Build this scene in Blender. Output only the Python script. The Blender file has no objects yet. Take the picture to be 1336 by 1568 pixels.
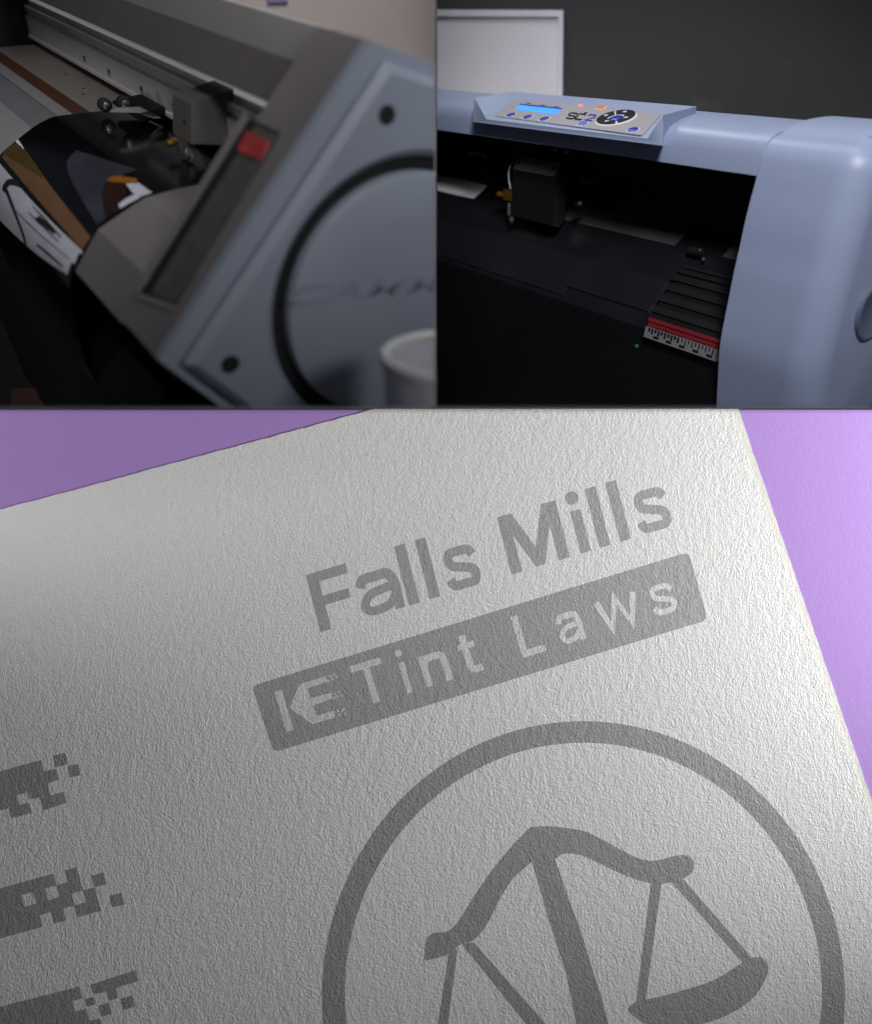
import bpy, bmesh, math, random
from mathutils import Vector, noise
V = Vector
random.seed(7)

# ------------------------------------------------------------------ camera
S = bpy.context.scene
FPX = 1300.0                       # focal length in photo pixels (photo 1336 wide)
cam = bpy.data.cameras.new('camera'); cam_o = bpy.data.objects.new('camera', cam)
S.collection.objects.link(cam_o); S.camera = cam_o
cam_o.rotation_euler = (math.radians(90), 0, 0)
cam.sensor_fit = 'HORIZONTAL'; cam.sensor_width = 36.0
cam.lens = 36.0*FPX/1336; cam.shift_y = -(784-625)/1336
cam.clip_start = 0.02; cam.clip_end = 50
cam.dof.use_dof = True; cam.dof.focus_distance = 1.05
cam.dof.aperture_fstop = cam.lens*1e-3/0.0135

# ------------------------------------------------------------------ world, lamps, exposure
W = bpy.data.worlds.new('World'); S.world = W; W.use_nodes = True
W.node_tree.nodes['Background'].inputs[0].default_value = (0.72, 0.80, 1.0, 1)
W.node_tree.nodes['Background'].inputs[1].default_value = 0.035

def area(name, loc, target, energy, size, col, size_y=None):
    d = bpy.data.lights.new(name, 'AREA'); d.energy = energy; d.size = size; d.color = col
    if size_y: d.shape = 'RECTANGLE'; d.size_y = size_y
    o = bpy.data.objects.new(name, d); S.collection.objects.link(o); o.location = loc
    o.rotation_euler = (V(target)-V(loc)).to_track_quat('-Z', 'Y').to_euler()
    return o
def spot(name, loc, target, energy, angle, blend, radius, col):
    d = bpy.data.lights.new(name, 'SPOT'); d.energy = energy; d.spot_size = math.radians(angle); d.spot_blend = blend
    d.shadow_soft_size = radius; d.color = col
    o = bpy.data.objects.new(name, d); S.collection.objects.link(o); o.location = loc
    o.rotation_euler = (V(target)-V(loc)).to_track_quat('-Z', 'Y').to_euler()
    return o
spot('lamp_before_left_machine', (0.58, -0.35, 0.24), (-0.16, 0.74, 0.31), 19.0, 34, .4, .14, (0.97, 0.975, 1.0))
spot('fill_high_left', (-0.20, -0.45, 0.72), (-0.30, 0.85, 0.38), 26.0, 34, .4, .14, (1.0, 0.985, 0.97))  # added fill that brightens the left housing and cover
spot('lamp_before_right_machine', (0.16, -0.50, 0.82), (0.42, 1.05, 0.36), 92.0, 36, .4, .16, (0.92, 0.93, 1.0))
area('lamp_over_left_machine', (-0.06, 1.15, 1.35), (-0.2, 0.75, 0.2), 5.0, 0.4, (0.97, 0.98, 1.0))
area('lamp_over_right_machine', (0.45, 0.50, 1.45), (0.42, 1.05, 0.25), 3.0, 0.45, (0.93, 0.95, 1.0))
spot('lamp_beside_paper', (1.85, 0.58, -0.08), (0.14, 1.10, -0.02), 330.0, 66, 1.0, .08, (1.0, 0.995, 0.98))
spot('fill_beside_paper_left', (-1.85, 0.62, -0.06), (-0.45, 1.13, 0.06), 85.0, 36, 1.0, .08, (1.0, 0.99, 0.98))  # added fill to even out the purple board's left side

S.view_settings.view_transform = 'Standard'; S.view_settings.look = 'None'
S.view_settings.exposure = 0.0; S.view_settings.gamma = 1.0
S.view_settings.use_curve_mapping = False

# ------------------------------------------------------------------ helpers
def ray(x, y): return V(((x-668)/FPX, 1.0, (625-y)/FPX))
def lin(c): c /= 255.0; return c/12.92 if c <= .04045 else ((c+.055)/1.055)**2.4
def rgb(r, g, b): return (lin(r), lin(g), lin(b), 1)

def mat(name, col, rough=.5, metal=0, mottle=.06, mscale=30, bump=0, bscale=400, spec=.5, emit=0, coat=0, alpha=None, speck=0):
    m = bpy.data.materials.new(name); m.use_nodes = True; nt = m.node_tree; b = nt.nodes['Principled BSDF']
    b.inputs['Roughness'].default_value = rough; b.inputs['Metallic'].default_value = metal
    b.inputs['Specular IOR Level'].default_value = spec; b.inputs['Coat Weight'].default_value = coat
    geo = nt.nodes.new('ShaderNodeNewGeometry')
    n = nt.nodes.new('ShaderNodeTexNoise'); n.inputs['Scale'].default_value = mscale; n.inputs['Detail'].default_value = 6
    nt.links.new(geo.outputs['Position'], n.inputs['Vector'])
    r = nt.nodes.new('ShaderNodeMapRange'); r.inputs[1].default_value = .3; r.inputs[2].default_value = .7
    r.inputs[3].default_value = 1-mottle; r.inputs[4].default_value = 1+mottle
    nt.links.new(n.outputs['Fac'], r.inputs[0])
    mx = nt.nodes.new('ShaderNodeMix'); mx.data_type = 'RGBA'; mx.blend_type = 'MULTIPLY'; mx.inputs[0].default_value = 1
    mx.inputs[6].default_value = col; nt.links.new(r.outputs[0], mx.inputs[7])
    last = mx.outputs[2]
    if speck:                       # small pale dust marks
        n3 = nt.nodes.new('ShaderNodeTexNoise'); n3.inputs['Scale'].default_value = mscale*2.2; n3.inputs['Detail'].default_value = 3
        nt.links.new(geo.outputs['Position'], n3.inputs['Vector'])
        r3 = nt.nodes.new('ShaderNodeMapRange'); r3.inputs[1].default_value = .66; r3.inputs[2].default_value = .8
        r3.inputs[4].default_value = speck; nt.links.new(n3.outputs['Fac'], r3.inputs[0])
        m3 = nt.nodes.new('ShaderNodeMix'); m3.data_type = 'RGBA'; nt.links.new(r3.outputs[0], m3.inputs[0])
        nt.links.new(last, m3.inputs[6]); m3.inputs[7].default_value = (.5, .5, .5, 1); last = m3.outputs[2]
    nt.links.new(last, b.inputs['Base Color'])
    r2 = nt.nodes.new('ShaderNodeMapRange'); r2.inputs[3].default_value = max(0, rough-.06); r2.inputs[4].default_value = min(1, rough+.06)
    nt.links.new(n.outputs['Fac'], r2.inputs[0]); nt.links.new(r2.outputs[0], b.inputs['Roughness'])
    if bump:
        n2 = nt.nodes.new('ShaderNodeTexNoise'); n2.inputs['Scale'].default_value = bscale; n2.inputs['Detail'].default_value = 3
        nt.links.new(geo.outputs['Position'], n2.inputs['Vector'])
        bp = nt.nodes.new('ShaderNodeBump'); bp.inputs['Strength'].default_value = bump; bp.inputs['Distance'].default_value = .0008
        nt.links.new(n2.outputs['Fac'], bp.inputs['Height']); nt.links.new(bp.outputs[0], b.inputs['Normal'])
    if emit:
        b.inputs['Emission Color'].default_value = col; b.inputs['Emission Strength'].default_value = emit
    if alpha is not None:
        b.inputs['Transmission Weight'].default_value = alpha; b.inputs['IOR'].default_value = 1.2
    return m

def paper_mat(name, col, rough=.5, strength=.9, var=.04, spec=.5):
    """felt-marked card: the relief follows world position, so ink printed on it shows the same grain"""
    m = bpy.data.materials.new(name); m.use_nodes = True; nt = m.node_tree; b = nt.nodes['Principled BSDF']
    b.inputs['Roughness'].default_value = rough; b.inputs['Specular IOR Level'].default_value = spec
    geo = nt.nodes.new('ShaderNodeNewGeometry')
    mp = nt.nodes.new('ShaderNodeMapping'); mp.inputs['Rotation'].default_value = (0, math.radians(22), 0)
    mp.inputs['Scale'].default_value = (1.0, 1.0, .82)
    nt.links.new(geo.outputs['Position'], mp.inputs['Vector'])
    def nz(sc, det, ro=.55):
        n = nt.nodes.new('ShaderNodeTexNoise'); n.inputs['Scale'].default_value = sc
        n.inputs['Detail'].default_value = det; n.inputs['Roughness'].default_value = ro
        nt.links.new(mp.outputs[0], n.inputs['Vector']); return n
    n1, n2, n3 = nz(380, 3, .6), nz(820, 2), nz(110, 2)
    def math_(op, a, bb):
        k = nt.nodes.new('ShaderNodeMath'); k.operation = op
        for i, q in enumerate((a, bb)):
            if isinstance(q, (int, float)): k.inputs[i].default_value = q
            else: nt.links.new(q, k.inputs[i])
        return k.outputs[0]
    h = math_('ADD', math_('ADD', n1.outputs['Fac'], math_('MULTIPLY', n2.outputs['Fac'], .8)), math_('MULTIPLY', n3.outputs['Fac'], .9))
    bp = nt.nodes.new('ShaderNodeBump'); bp.inputs['Strength'].default_value = strength; bp.inputs['Distance'].default_value = .00095
    nt.links.new(h, bp.inputs['Height']); nt.links.new(bp.outputs[0], b.inputs['Normal'])
    r = nt.nodes.new('ShaderNodeMapRange'); r.inputs[1].default_value = .3; r.inputs[2].default_value = .7
    r.inputs[3].default_value = 1-var; r.inputs[4].default_value = 1+var
    nt.links.new(n2.outputs['Fac'], r.inputs[0])
    mx = nt.nodes.new('ShaderNodeMix'); mx.data_type = 'RGBA'; mx.blend_type = 'MULTIPLY'; mx.inputs[0].default_value = 1
    mx.inputs[6].default_value = col; nt.links.new(r.outputs[0], mx.inputs[7]); nt.links.new(mx.outputs[2], b.inputs['Base Color'])
    return m

ORIG = {}
def put(o, world, parent=None):
    S.collection.objects.link(o)
    if parent is not None:
        o.parent = parent; o.location = V(world)-ORIG[parent]
    else: o.location = world
    ORIG[o] = V(world); return o
def thing(name, label, cat, loc, group=None):
    o = bpy.data.objects.new(name, None); o.empty_display_size = .05
    o['label'] = label; o['category'] = cat
    if group: o['group'] = group
    return put(o, V(loc))
def tag(o, label=None, cat=None, kind=None):
    if label: o['label'] = label
    if cat: o['category'] = cat
    if kind: o['kind'] = kind
    return o
CUTS = []                            # planes (point, normal): what lies on the normal's side is removed
def obj(name, bm, m, parent=None, smooth=None, cut=None):
    for co, no in (CUTS if cut is None else cut):
        r = bmesh.ops.bisect_plane(bm, geom=bm.verts[:]+bm.edges[:]+bm.faces[:], plane_co=co, plane_no=no, clear_outer=True, dist=1e-7)
        ed = [e for e in r['geom_cut'] if isinstance(e, bmesh.types.BMEdge) and e.is_valid and e.is_boundary]
        if ed:
            try: bmesh.ops.holes_fill(bm, edges=ed, sides=0)
            except Exception: pass
    bmesh.ops.recalc_face_normals(bm, faces=bm.faces[:])
    if not bm.verts: return None
    c = sum((v.co for v in bm.verts), V())/len(bm.verts)
    for v in bm.verts: v.co -= c
    me = bpy.data.meshes.new(name); bm.to_mesh(me); bm.free()
    me.materials.append(m)
    if smooth is not None:
        for p in me.polygons: p.use_smooth = True
        me.set_sharp_from_angle(angle=math.radians(smooth))
    return put(bpy.data.objects.new(name, me), c, parent)
def mesh(verts, faces):
    bm = bmesh.new(); vs = [bm.verts.new(v) for v in verts]
    for f in faces:
        try: bm.faces.new([vs[i] for i in f])
        except ValueError: pass
    return bm
def bevel(bm, w, seg=2, angle=25):
    ed = [e for e in bm.edges if len(e.link_faces) == 2 and e.calc_face_angle(0) > math.radians(angle)]
    bmesh.ops.bevel(bm, geom=ed, offset=w, segments=seg, profile=.5, affect='EDGES', clamp_overlap=True)
    return bm
def loft(rings, close=True, caps=True):
    n = len(rings[0]); vs = [p for r in rings for p in r]; fs = []
    for i in range(len(rings)-1):
        for j in range(n if close else n-1):
            k = (j+1) % n; fs.append((i*n+j, i*n+k, (i+1)*n+k, (i+1)*n+j))
    if caps: fs += [tuple(range(n))[::-1], tuple((len(rings)-1)*n+j for j in range(n))]
    return mesh(vs, fs)
def frame(ax):
    ax = V(ax).normalized(); t = V((0, 0, 1)) if abs(ax.z) < .9 else V((1, 0, 0))
    u = ax.cross(t).normalized(); return u, ax.cross(u)
def lathe(c, ax, prof, n=32, caps=True):
    """prof: (radius, along) pairs"""
    ax = V(ax).normalized(); u, w = frame(ax)
    return loft([[V(c)+ax*z+(u*math.cos(2*math.pi*k/n)+w*math.sin(2*math.pi*k/n))*max(r, 1e-5) for k in range(n)] for r, z in prof], True, caps)
def tube(pts, r, n=8):
    rings = []
    for i, p in enumerate(pts):
        d = (V(pts[min(i+1, len(pts)-1)])-V(pts[max(i-1, 0)])).normalized(); u, w = frame(d)
        rings.append([V(p)+(u*math.cos(2*math.pi*k/n)+w*math.sin(2*math.pi*k/n))*r for k in range(n)])
    return loft(rings)
def slab(pts, nrm, t):
    """polygon extruded along nrm by t"""
    nrm = V(nrm).normalized(); return loft([[V(p) for p in pts], [V(p)+nrm*t for p in pts]])
def join(*bms):
    out = bmesh.new()
    for b in bms:
        me = bpy.data.meshes.new('tmp'); b.to_mesh(me); b.free(); out.from_mesh(me); bpy.data.meshes.remove(me)
    return out
def shape2d(splines, extrude, bev=0, seg=2):
    """filled 2D curve with holes -> list of verts, faces in local xy(z)"""
    cu = bpy.data.curves.new('tmp', 'CURVE'); cu.dimensions = '2D'; cu.fill_mode = 'BOTH'
    cu.extrude = extrude; cu.bevel_depth = bev; cu.bevel_resolution = seg
    for pts in splines:
        sp = cu.splines.new('POLY'); sp.points.add(len(pts)-1); sp.use_cyclic_u = True
        for q, p in zip(sp.points, pts): q.co = (p[0], p[1], 0, 1)
    return curve_mesh(cu)
def curve_mesh(cu):
    o = bpy.data.objects.new('tmp', cu); S.collection.objects.link(o)
    dg = bpy.context.evaluated_depsgraph_get()
    me = bpy.data.meshes.new_from_object(o.evaluated_get(dg))
    vs = [v.co.copy() for v in me.vertices]; fs = [tuple(p.vertices) for p in me.polygons]
    bpy.data.objects.remove(o); bpy.data.meshes.remove(me); bpy.data.curves.remove(cu)
    return vs, fs
def text2d(body, bold=0., spacing=1., shear=0.):
    cu = bpy.data.curves.new('tmp', 'FONT'); cu.body = body; cu.size = 1; cu.offset = bold
    cu.space_character = spacing; cu.shear = shear; cu.resolution_u = 8
    vs, fs = curve_mesh(cu)
    x0 = min(v.x for v in vs); x1 = max(v.x for v in vs)
    return vs, fs, x0, x1
def smooth_line(pts, k=5):
    out = []; n = len(pts)
    for i in range(n-1):
        p0, p1, p2, p3 = (V(pts[max(0, min(n-1, j))]) for j in (i-1, i, i+1, i+2))
        for s in range(k):
            t = s/k
            out.append(.5*((2*p1)+(p2-p0)*t+(2*p0-5*p1+4*p2-p3)*t*t+(3*p1-p0-3*p2+p3)*t**3))
    out.append(V(pts[-1])); return out

class Rig:
    """a machine's own frame: a = along its length (away), h = towards its back, g = up"""
    def __init__(s, vp, ref, depth):
        s.a = ray(*vp); s.a2 = s.a.dot(s.a); s.c = s.a.dot(ray(*ref)*depth)
        s.g = V((0, -s.a.z, 1)).normalized(); s.ah = s.a.normalized(); s.h = s.ah.cross(s.g)
    def foot(s, x, y, L=0):
        d = ray(x, y); return d*((s.c+L*s.a2)/s.a.dot(d))
    def H(s, h, g, L=0): return s.ah*(s.c/math.sqrt(s.a2))+s.h*h+s.g*g+s.a*L
    def hg(s, P): return P.dot(s.h), P.dot(s.g)
    def Lx(s, h, g, x):
        P = s.H(h, g); k = (x-668)/FPX; return (k*P.y-P.x)/(s.a.x-k)
    def at(s, h, g, x): return s.H(h, g, s.Lx(h, g, x))
    def on(s, x, y, P, n):
        d = ray(x, y); return d*(P.dot(n)/d.dot(n))
    def prism(s, prof, L0, L1):
        return loft([[s.H(h, g, L0) for h, g in prof], [s.H(h, g, L1) for h, g in prof]])
    def box(s, h0, h1, g0, g1, L0, L1): return s.prism([(h0, g0), (h1, g0), (h1, g1), (h0, g1)], L0, L1)

# ------------------------------------------------------------------ materials
M = dict(
 paper=paper_mat('paper', (.62, .62, .615, 1)), paper2=paper_mat('paper_under', (.60, .60, .55, 1), strength=.5),
 ink=paper_mat('grey_ink', (.305, .305, .31, 1), rough=.5, strength=.8, spec=.5),
 ink2=paper_mat('dark_grey_ink', (.265, .265, .27, 1), rough=.45, strength=.9, spec=.6),
 pale=paper_mat('pale_print', (.56, .56, .555, 1), rough=.5),
 purple=paper_mat('purple_card', rgb(160, 129, 192), rough=.75, strength=.22, var=.02, spec=.2),
 wall_r=mat('dark_grey_wall', rgb(45, 45, 45), .8, mottle=.05, mscale=5, bump=.1, bscale=120, speck=.05),
 wall_l=mat('beige_wall', rgb(206, 193, 186), .9, mottle=.03, mscale=5, bump=.15, bscale=150),
 black=mat('black_plastic', (.006, .006, .007, 1), .5, spec=.3), blackr=mat('black_rail', (.004, .004, .005, 1), .6, spec=.2),
 gloss=mat('black_vinyl', (.003, .003, .004, 1), .12, spec=.5),
 board=mat('whiteboard', rgb(202, 198, 202), .55, mottle=.03, mscale=220, bump=.1, bscale=300),
 bframe=mat('whiteboard_frame', rgb(196, 194, 200), .4),
 shell=mat('pale_blue_shell', rgb(150, 161, 186), .42, mottle=.02, mscale=18, bump=.06, bscale=900),
 silver=mat('silver_panel', rgb(168, 164, 166), .45, metal=.2, mottle=.04, mscale=400),
 lcd=mat('blue_display', rgb(70, 150, 255), .3, emit=.75, mottle=.15, mscale=60),
 blue=mat('blue_button', rgb(24, 48, 170), .35), blue2=mat('light_blue_button', rgb(92, 116, 200), .35),
 orange=mat('orange_button', rgb(235, 140, 50), .4), led=mat('red_led', rgb(255, 110, 110), .3, emit=1.2),
 dial=mat('black_key', (.01, .01, .011, 1), .35), whitep=mat('white_print', (.7, .7, .72, 1), .5),
 brass=mat('brass', rgb(200, 150, 70), .3, metal=.9), steel=mat('steel', rgb(170, 172, 178), .28, metal=.9),
 red=mat('red_stripe', rgb(120, 26, 36), .5), ruler=mat('ruler_strip', rgb(120, 118, 120), .55),
 carr=mat('carriage_black', rgb(20, 19, 19), .5, bump=.25, bscale=700), green=mat('green_lamp', rgb(40, 110, 70), .3, emit=.1),
 strip=mat('pale_strip', rgb(232, 232, 234), .6), strip_shaded=mat('shaded_strip', rgb(66, 68, 66), .55),
 bed=mat('dark_bed', (.008, .007, .009, 1), .35, spec=.6, mscale=14, mottle=.25), rib=mat('ribbed_panel', rgb(22, 22, 24), .5),
 plate=mat('plate_blue_light', rgb(140, 147, 160), .5, mottle=.03, mscale=12), hous=mat('housing_warm_shade', rgb(112, 107, 107), .55, mottle=.03),  # one plastic, blue light and warm shade put into two colours
 hous2=mat('pale_grey_housing', rgb(128, 126, 124), .55, mottle=.03),
 recess=mat('dark_recess', (.006, .006, .007, 1), .7), disp=mat('smoked_display', rgb(78, 80, 74), .35, mottle=.22, mscale=120),
 redlamp=mat('red_lamp', rgb(160, 56, 54), .35, emit=.03, mottle=.3, mscale=90),
 alu=mat('aluminium', rgb(228, 225, 226), .32, metal=.25, mottle=.05, mscale=9), alud=mat('dark_aluminium', rgb(70, 66, 66), .5, metal=.3),
 bedl=mat('pale_bed', rgb(150, 142, 136), .5, mottle=.1, mscale=24, speck=.1), brown=mat('brown_strip', rgb(86, 46, 30), .6),
 apron=mat('grey_apron', rgb(116, 118, 120), .5), apron2=mat('pale_apron', rgb(150, 150, 152), .45),
 tan=mat('brown_print', rgb(116, 84, 58), .3, mottle=.1), tan2=mat('dark_gold_print', rgb(84, 66, 30), .3, mottle=.2, mscale=50),
 slate=mat('slate_print', rgb(56, 56, 66), .3, mottle=.25, mscale=26), whites=mat('white_vinyl', rgb(196, 196, 210), .4, mottle=.08, mscale=40),
 gold=mat('amber_print', rgb(140, 88, 20), .35, mottle=.2), dkbrown=mat('dark_brown_print', rgb(44, 24, 14), .35, mottle=.3, mscale=60),
 tyre=mat('rubber', (.01, .01, .01, 1), .7), cup=mat('clear_plastic', (.80, .80, .84, 1), 0.3, alpha=.35, mottle=.02),
 cuprim=mat('cup_rim', (.80, .80, .76, 1), .3), divider=mat('thin_divider', (.10, .095, .11, 1), .8),
 floorg=mat('lit_floor_grey', rgb(120, 120, 120), .6), rusty=mat('rusty_box', rgb(54, 28, 14), .7, mottle=.4, mscale=20),
)

# ------------------------------------------------------------------ setting
def sheet_box(name, x0, x1, y0, y1, z0, z1, m):
    bm = mesh([(x, y, z) for x in (x0, x1) for y in (y0, y1) for z in (z0, z1)],
              [(0, 1, 3, 2), (4, 6, 7, 5), (0, 4, 5, 1), (2, 3, 7, 6), (0, 2, 6, 4), (1, 5, 7, 3)])
    return tag(obj(name, bm, m, cut=[]), kind='structure')
sheet_box('added_shelf', -2.1, 2.1, .52, 1.62, -.0005, 0, M['divider'])  # added divider between bays, widened to keep light from leaking up
sheet_box('partition', -.0003, .0003, .80, 1.62, 0, 1.0, M['divider'])
sheet_box('wall_right', .0003, 1.3, 1.58, 1.62, .0, 1.25, M['wall_r'])
sheet_box('wall_left', -.62, -.0003, 1.58, 1.62, .0, 1.25, M['wall_l'])
sheet_box('wall_side', -1.3, -.62, 1.50, 1.62, .0, 1.25, M['blackr'])

# sloping purple board under the shelf
KT, D0 = .2, 1.13
bn = V((0, -1, KT)).normalized()                     # towards the camera
def board(x, y, off=0.):
    d = ray(x, y); t = (D0*bn.y+off)/d.dot(bn) if False else (V((0, D0, 0)).dot(bn)+off)/d.dot(bn)
    return d*t
pb = [V((-1.05, D0+KT*-.002, -.002)), V((1.05, D0+KT*-.002, -.002)), V((1.05, D0+KT*-1.05, -1.05)), V((-1.05, D0+KT*-1.05, -1.05))]
tag(obj('purple_backdrop', slab(pb, -bn, .02), M['purple'], cut=[]), kind='structure')

# ------------------------------------------------------------------ printed sheets
ZC = [(V((0, 0, -.0009)), V((0, 0, 1)))]
def rough_edge(a, b, n, amp):
    a, b = V((a[0], a[1], 0)), V((b[0], b[1], 0)); d = (b-a).normalized(); nn = V((-d.y, d.x, 0)); out = []
    for i in range(n):
        p = a.lerp(b, i/n); out.append(p+nn*amp*(noise.noise(p*.05)+.6*noise.noise(p*.21)))
    return out
TH = .0008
def sheet(name, right, off, m, label):
    (xt, xb) = right
    poly = rough_edge((-60, 797), (640, 608.5), 90, 1.2)+rough_edge((640, 600), (xt-8, 600), 4, 0)+rough_edge((xt-8, 600), (xb, 1660), 90, .9)+[V((-60, 1660, 0))]
    pts = [board(p.x, p.y, off) for p in poly]
    bm = slab(pts, bn, TH); bevel(bm, .00012, 1, 60)
    return tag(obj(name, bm, m, cut=ZC), label, 'paper')
under = sheet('card_sheet', (1130, 1483), .0001, M['paper2'], 'plain pale card sheet beneath the printed sheet, its edge showing along the right')
paper = sheet('card_sheet', (1118, 1476), .0001+TH, M['paper'], 'large pale textured card sheet printed with grey lettering and a scales emblem on purple board')
INK = .0001+2*TH+.00006
layer = [0]
def printed(name, polys, m, dz=0., parent=paper, label=None):
    """flat print on the card: polygons given in photo pixels, laid on the card's plane"""
    bm = bmesh.new()
    for i, pl in enumerate(polys):
        vs = [bm.verts.new(board(x, y, INK+dz+i*.00001)) for x, y in pl]
        bm.faces.new(vs)
    bmesh.ops.triangulate(bm, faces=bm.faces[:])
    o = obj(name, bm, m, parent, cut=ZC)
    if label: o['label'] = label
    return o
def ribbon(pl, w, closed=False):
    """polyline thickened to a band of width w (mitred), as a list of quads"""
    P = [V((x, y, 0)) for x, y in pl]; n = len(P); L, R = [], []
    for k in range(n):
        d0 = (P[k]-P[k-1]).normalized() if k else (P[1]-P[0]).normalized()
        d1 = (P[k+1]-P[k]).normalized() if k < n-1 else d0
        t = (d0+d1).normalized(); m = V((-t.y, t.x, 0)); c = max(.45, m.dot(V((-d0.y, d0.x, 0))))
        L.append(P[k]+m*w/2/c); R.append(P[k]-m*w/2/c)
    return [(p.x, p.y) for p in L+R[::-1]]
def sm(pl, k=6): return [(q.x, q.y) for q in smooth_line([V((x, y, 0)) for x, y in pl], k)]
def glyph(ch, W, w):
    h = w/2; x = .735                                   # x height, cap height = 1
    if ch == 'F': return [[(0, 0), (w, 0), (w, 1), (0, 1)], [(0, 1-w*.9), (W, 1-w*.9), (W, 1), (0, 1)], [(0, .42), (W*.93, .42), (W*.93, .42+w*.85), (0, .42+w*.85)]]
    if ch == 'T': return [[(0, 1-w), (W, 1-w), (W, 1), (0, 1)], [(W/2-h, 0), (W/2+h, 0), (W/2+h, 1), (W/2-h, 1)]]
    if ch == 'L': return [[(0, 0), (w, 0), (w, 1), (0, 1)], [(0, 0), (W, 0), (W, w), (0, w)]]
    if ch == 'l': return [[(0, 0), (W, 0), (W, 1.03), (0, 1.03)]]
    if ch == 'i': return [[(0, 0), (W, 0), (W, x), (0, x)], [(W/2+W*.64*math.cos(t*math.pi/12), 1.0-W*.3+W*.64*math.sin(t*math.pi/12)) for t in range(24)]]
    if ch == 'M': return [[(0, 0), (0, 1), (w*1.3, 1), (W/2, .33), (W-w*1.3, 1), (W, 1), (W, 0), (W-w, 0), (W-w, .64), (W/2+w*.42, .01), (W/2-w*.42, .01), (w, .64), (w, 0)]]
    if ch == 'a': return [ribbon(sm([(h*.8, x*.70), (W*.20, x*.87), (W*.48, x-h*.95), (W*.76, x*.86), (W-h, x*.62), (W-h, x*.3), (W-h, 0)]), w*.9),
                          ribbon(sm([(W-h, x*.57), (W*.60, x*.55), (W*.30, x*.50), (h*1.05, x*.33), (h*1.2, x*.17), (W*.34, h*.85), (W*.66, x*.16), (W-h*1.1, x*.36)]), w*.78)]
    if ch == 's': return [ribbon(sm([(W-h*.8, x*.72), (W*.76, x*.86), (W*.50, x-h*.92), (W*.25, x*.87), (h*1.15, x*.73), (W*.26, x*.58), (W*.52, x*.50), (W*.78, x*.41), (W-h, x*.27), (W*.77, x*.12), (W*.48, h*.9), (W*.20, x*.13), (h*.7, x*.29)]), w*.82)]
    if ch == 'n': return [[(0, 0), (w, 0), (w, x), (0, x)], ribbon(sm([(h, x*.55), (W*.25, x*.84), (W*.55, x-h), (W*.83, x*.84), (W-h, x*.55), (W-h, x*.3), (W-h, 0)]), w)]
    if ch == 't': return [ribbon([(W*.38, .93)]+sm([(W*.38, .3), (W*.40, .15), (W*.58, h), (W, h*1.05)]), w), [(0, x-w*.85), (W*.95, x-w*.85), (W*.95, x), (0, x)]]
    if ch == 'w': return [ribbon([(h*.9, x), (W*.27, h*.6), (W*.5, x*.98), (W*.73, h*.6), (W-h*.9, x)], w*.95)]
def lettering(word, places, org, u, v, cap, w, m, dz):
    for k, (ch, (a0, a1)) in enumerate(zip(word, places)):
        polys = []
        for pl in glyph(ch, (a1-a0)/cap, w):
            polys.append([(org[0]+u[0]*(a0+x*cap)+v[0]*y, org[1]+u[1]*(a0+x*cap)+v[1]*y) for x, y in pl])
        printed('letter', polys, m, dz)
def crop(ox, oy, s, pl): return [(ox+x/s, oy+y/s) for x, y in pl]
lettering('FallsMills', [(0, 63), (69, 137), (142, 159), (175, 192), (207, 262), (306, 399), (417, 433), (447, 464), (480, 497), (512, 567)],
          (491, 968), (.9575, -.288), (-22.5, -87.5), 90, .19, M['ink'], 0)
def rounded(c, r, k=6):
    out = []; n = len(c)
    for i in range(n):
        p = V((*c[i], 0)); a = (V((*c[i-1], 0))-p).normalized(); b = (V((*c[(i+1) % n], 0))-p).normalized()
        p0, p1 = p+a*r, p+b*r
        for j in range(k+1):
            t = j/k; q = p0*(1-t)**2+p*2*t*(1-t)+p1*t*t; out.append((q.x, q.y))
    return out
printed('banner', [rounded([(386, 1050), (1055, 845), (1085, 949), (419, 1152)], 11)], M['ink'], label='grey rounded banner')
lettering('TintLaws', [(0, 50), (74.5, 83), (105, 148), (168, 197), (259, 297), (322, 362), (386, 454), (471, 511)],
          (553, 1083), (.9565, -.2917), (-18.7, -62.4), 65, .16, M['pale'], .00008)
C4 = lambda pl: crop(380, 1000, 6.073, pl)
def sq(x, y, s): return C4([(x, y), (x+s, y-.27*s), (x+1.27*s, y+.73*s), (x+.27*s, y+s)])
emb = [C4([(240, 360), (315, 340), (425, 715), (355, 737)]),
       C4([(385, 510), (475, 290), (725, 212), (742, 262), (555, 328), (578, 420), (775, 368), (792, 420), (602, 488), (635, 582), (795, 535), (812, 596), (600, 660)])]
for x, y in ((752, 208), (786, 196), (770, 236), (808, 216), (740, 250), (800, 372), (830, 354), (822, 394), (855, 386), (792, 406), (822, 528), (850, 540), (880, 512), (838, 566), (884, 556), (866, 524)):
    emb.append(sq(x, y, 20))
printed('emblem', emb, M['pale'], .00008, label='pale arrow shaped initials on the banner')
C3 = lambda pl: crop(0, 1100, 3.351, pl)
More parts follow.
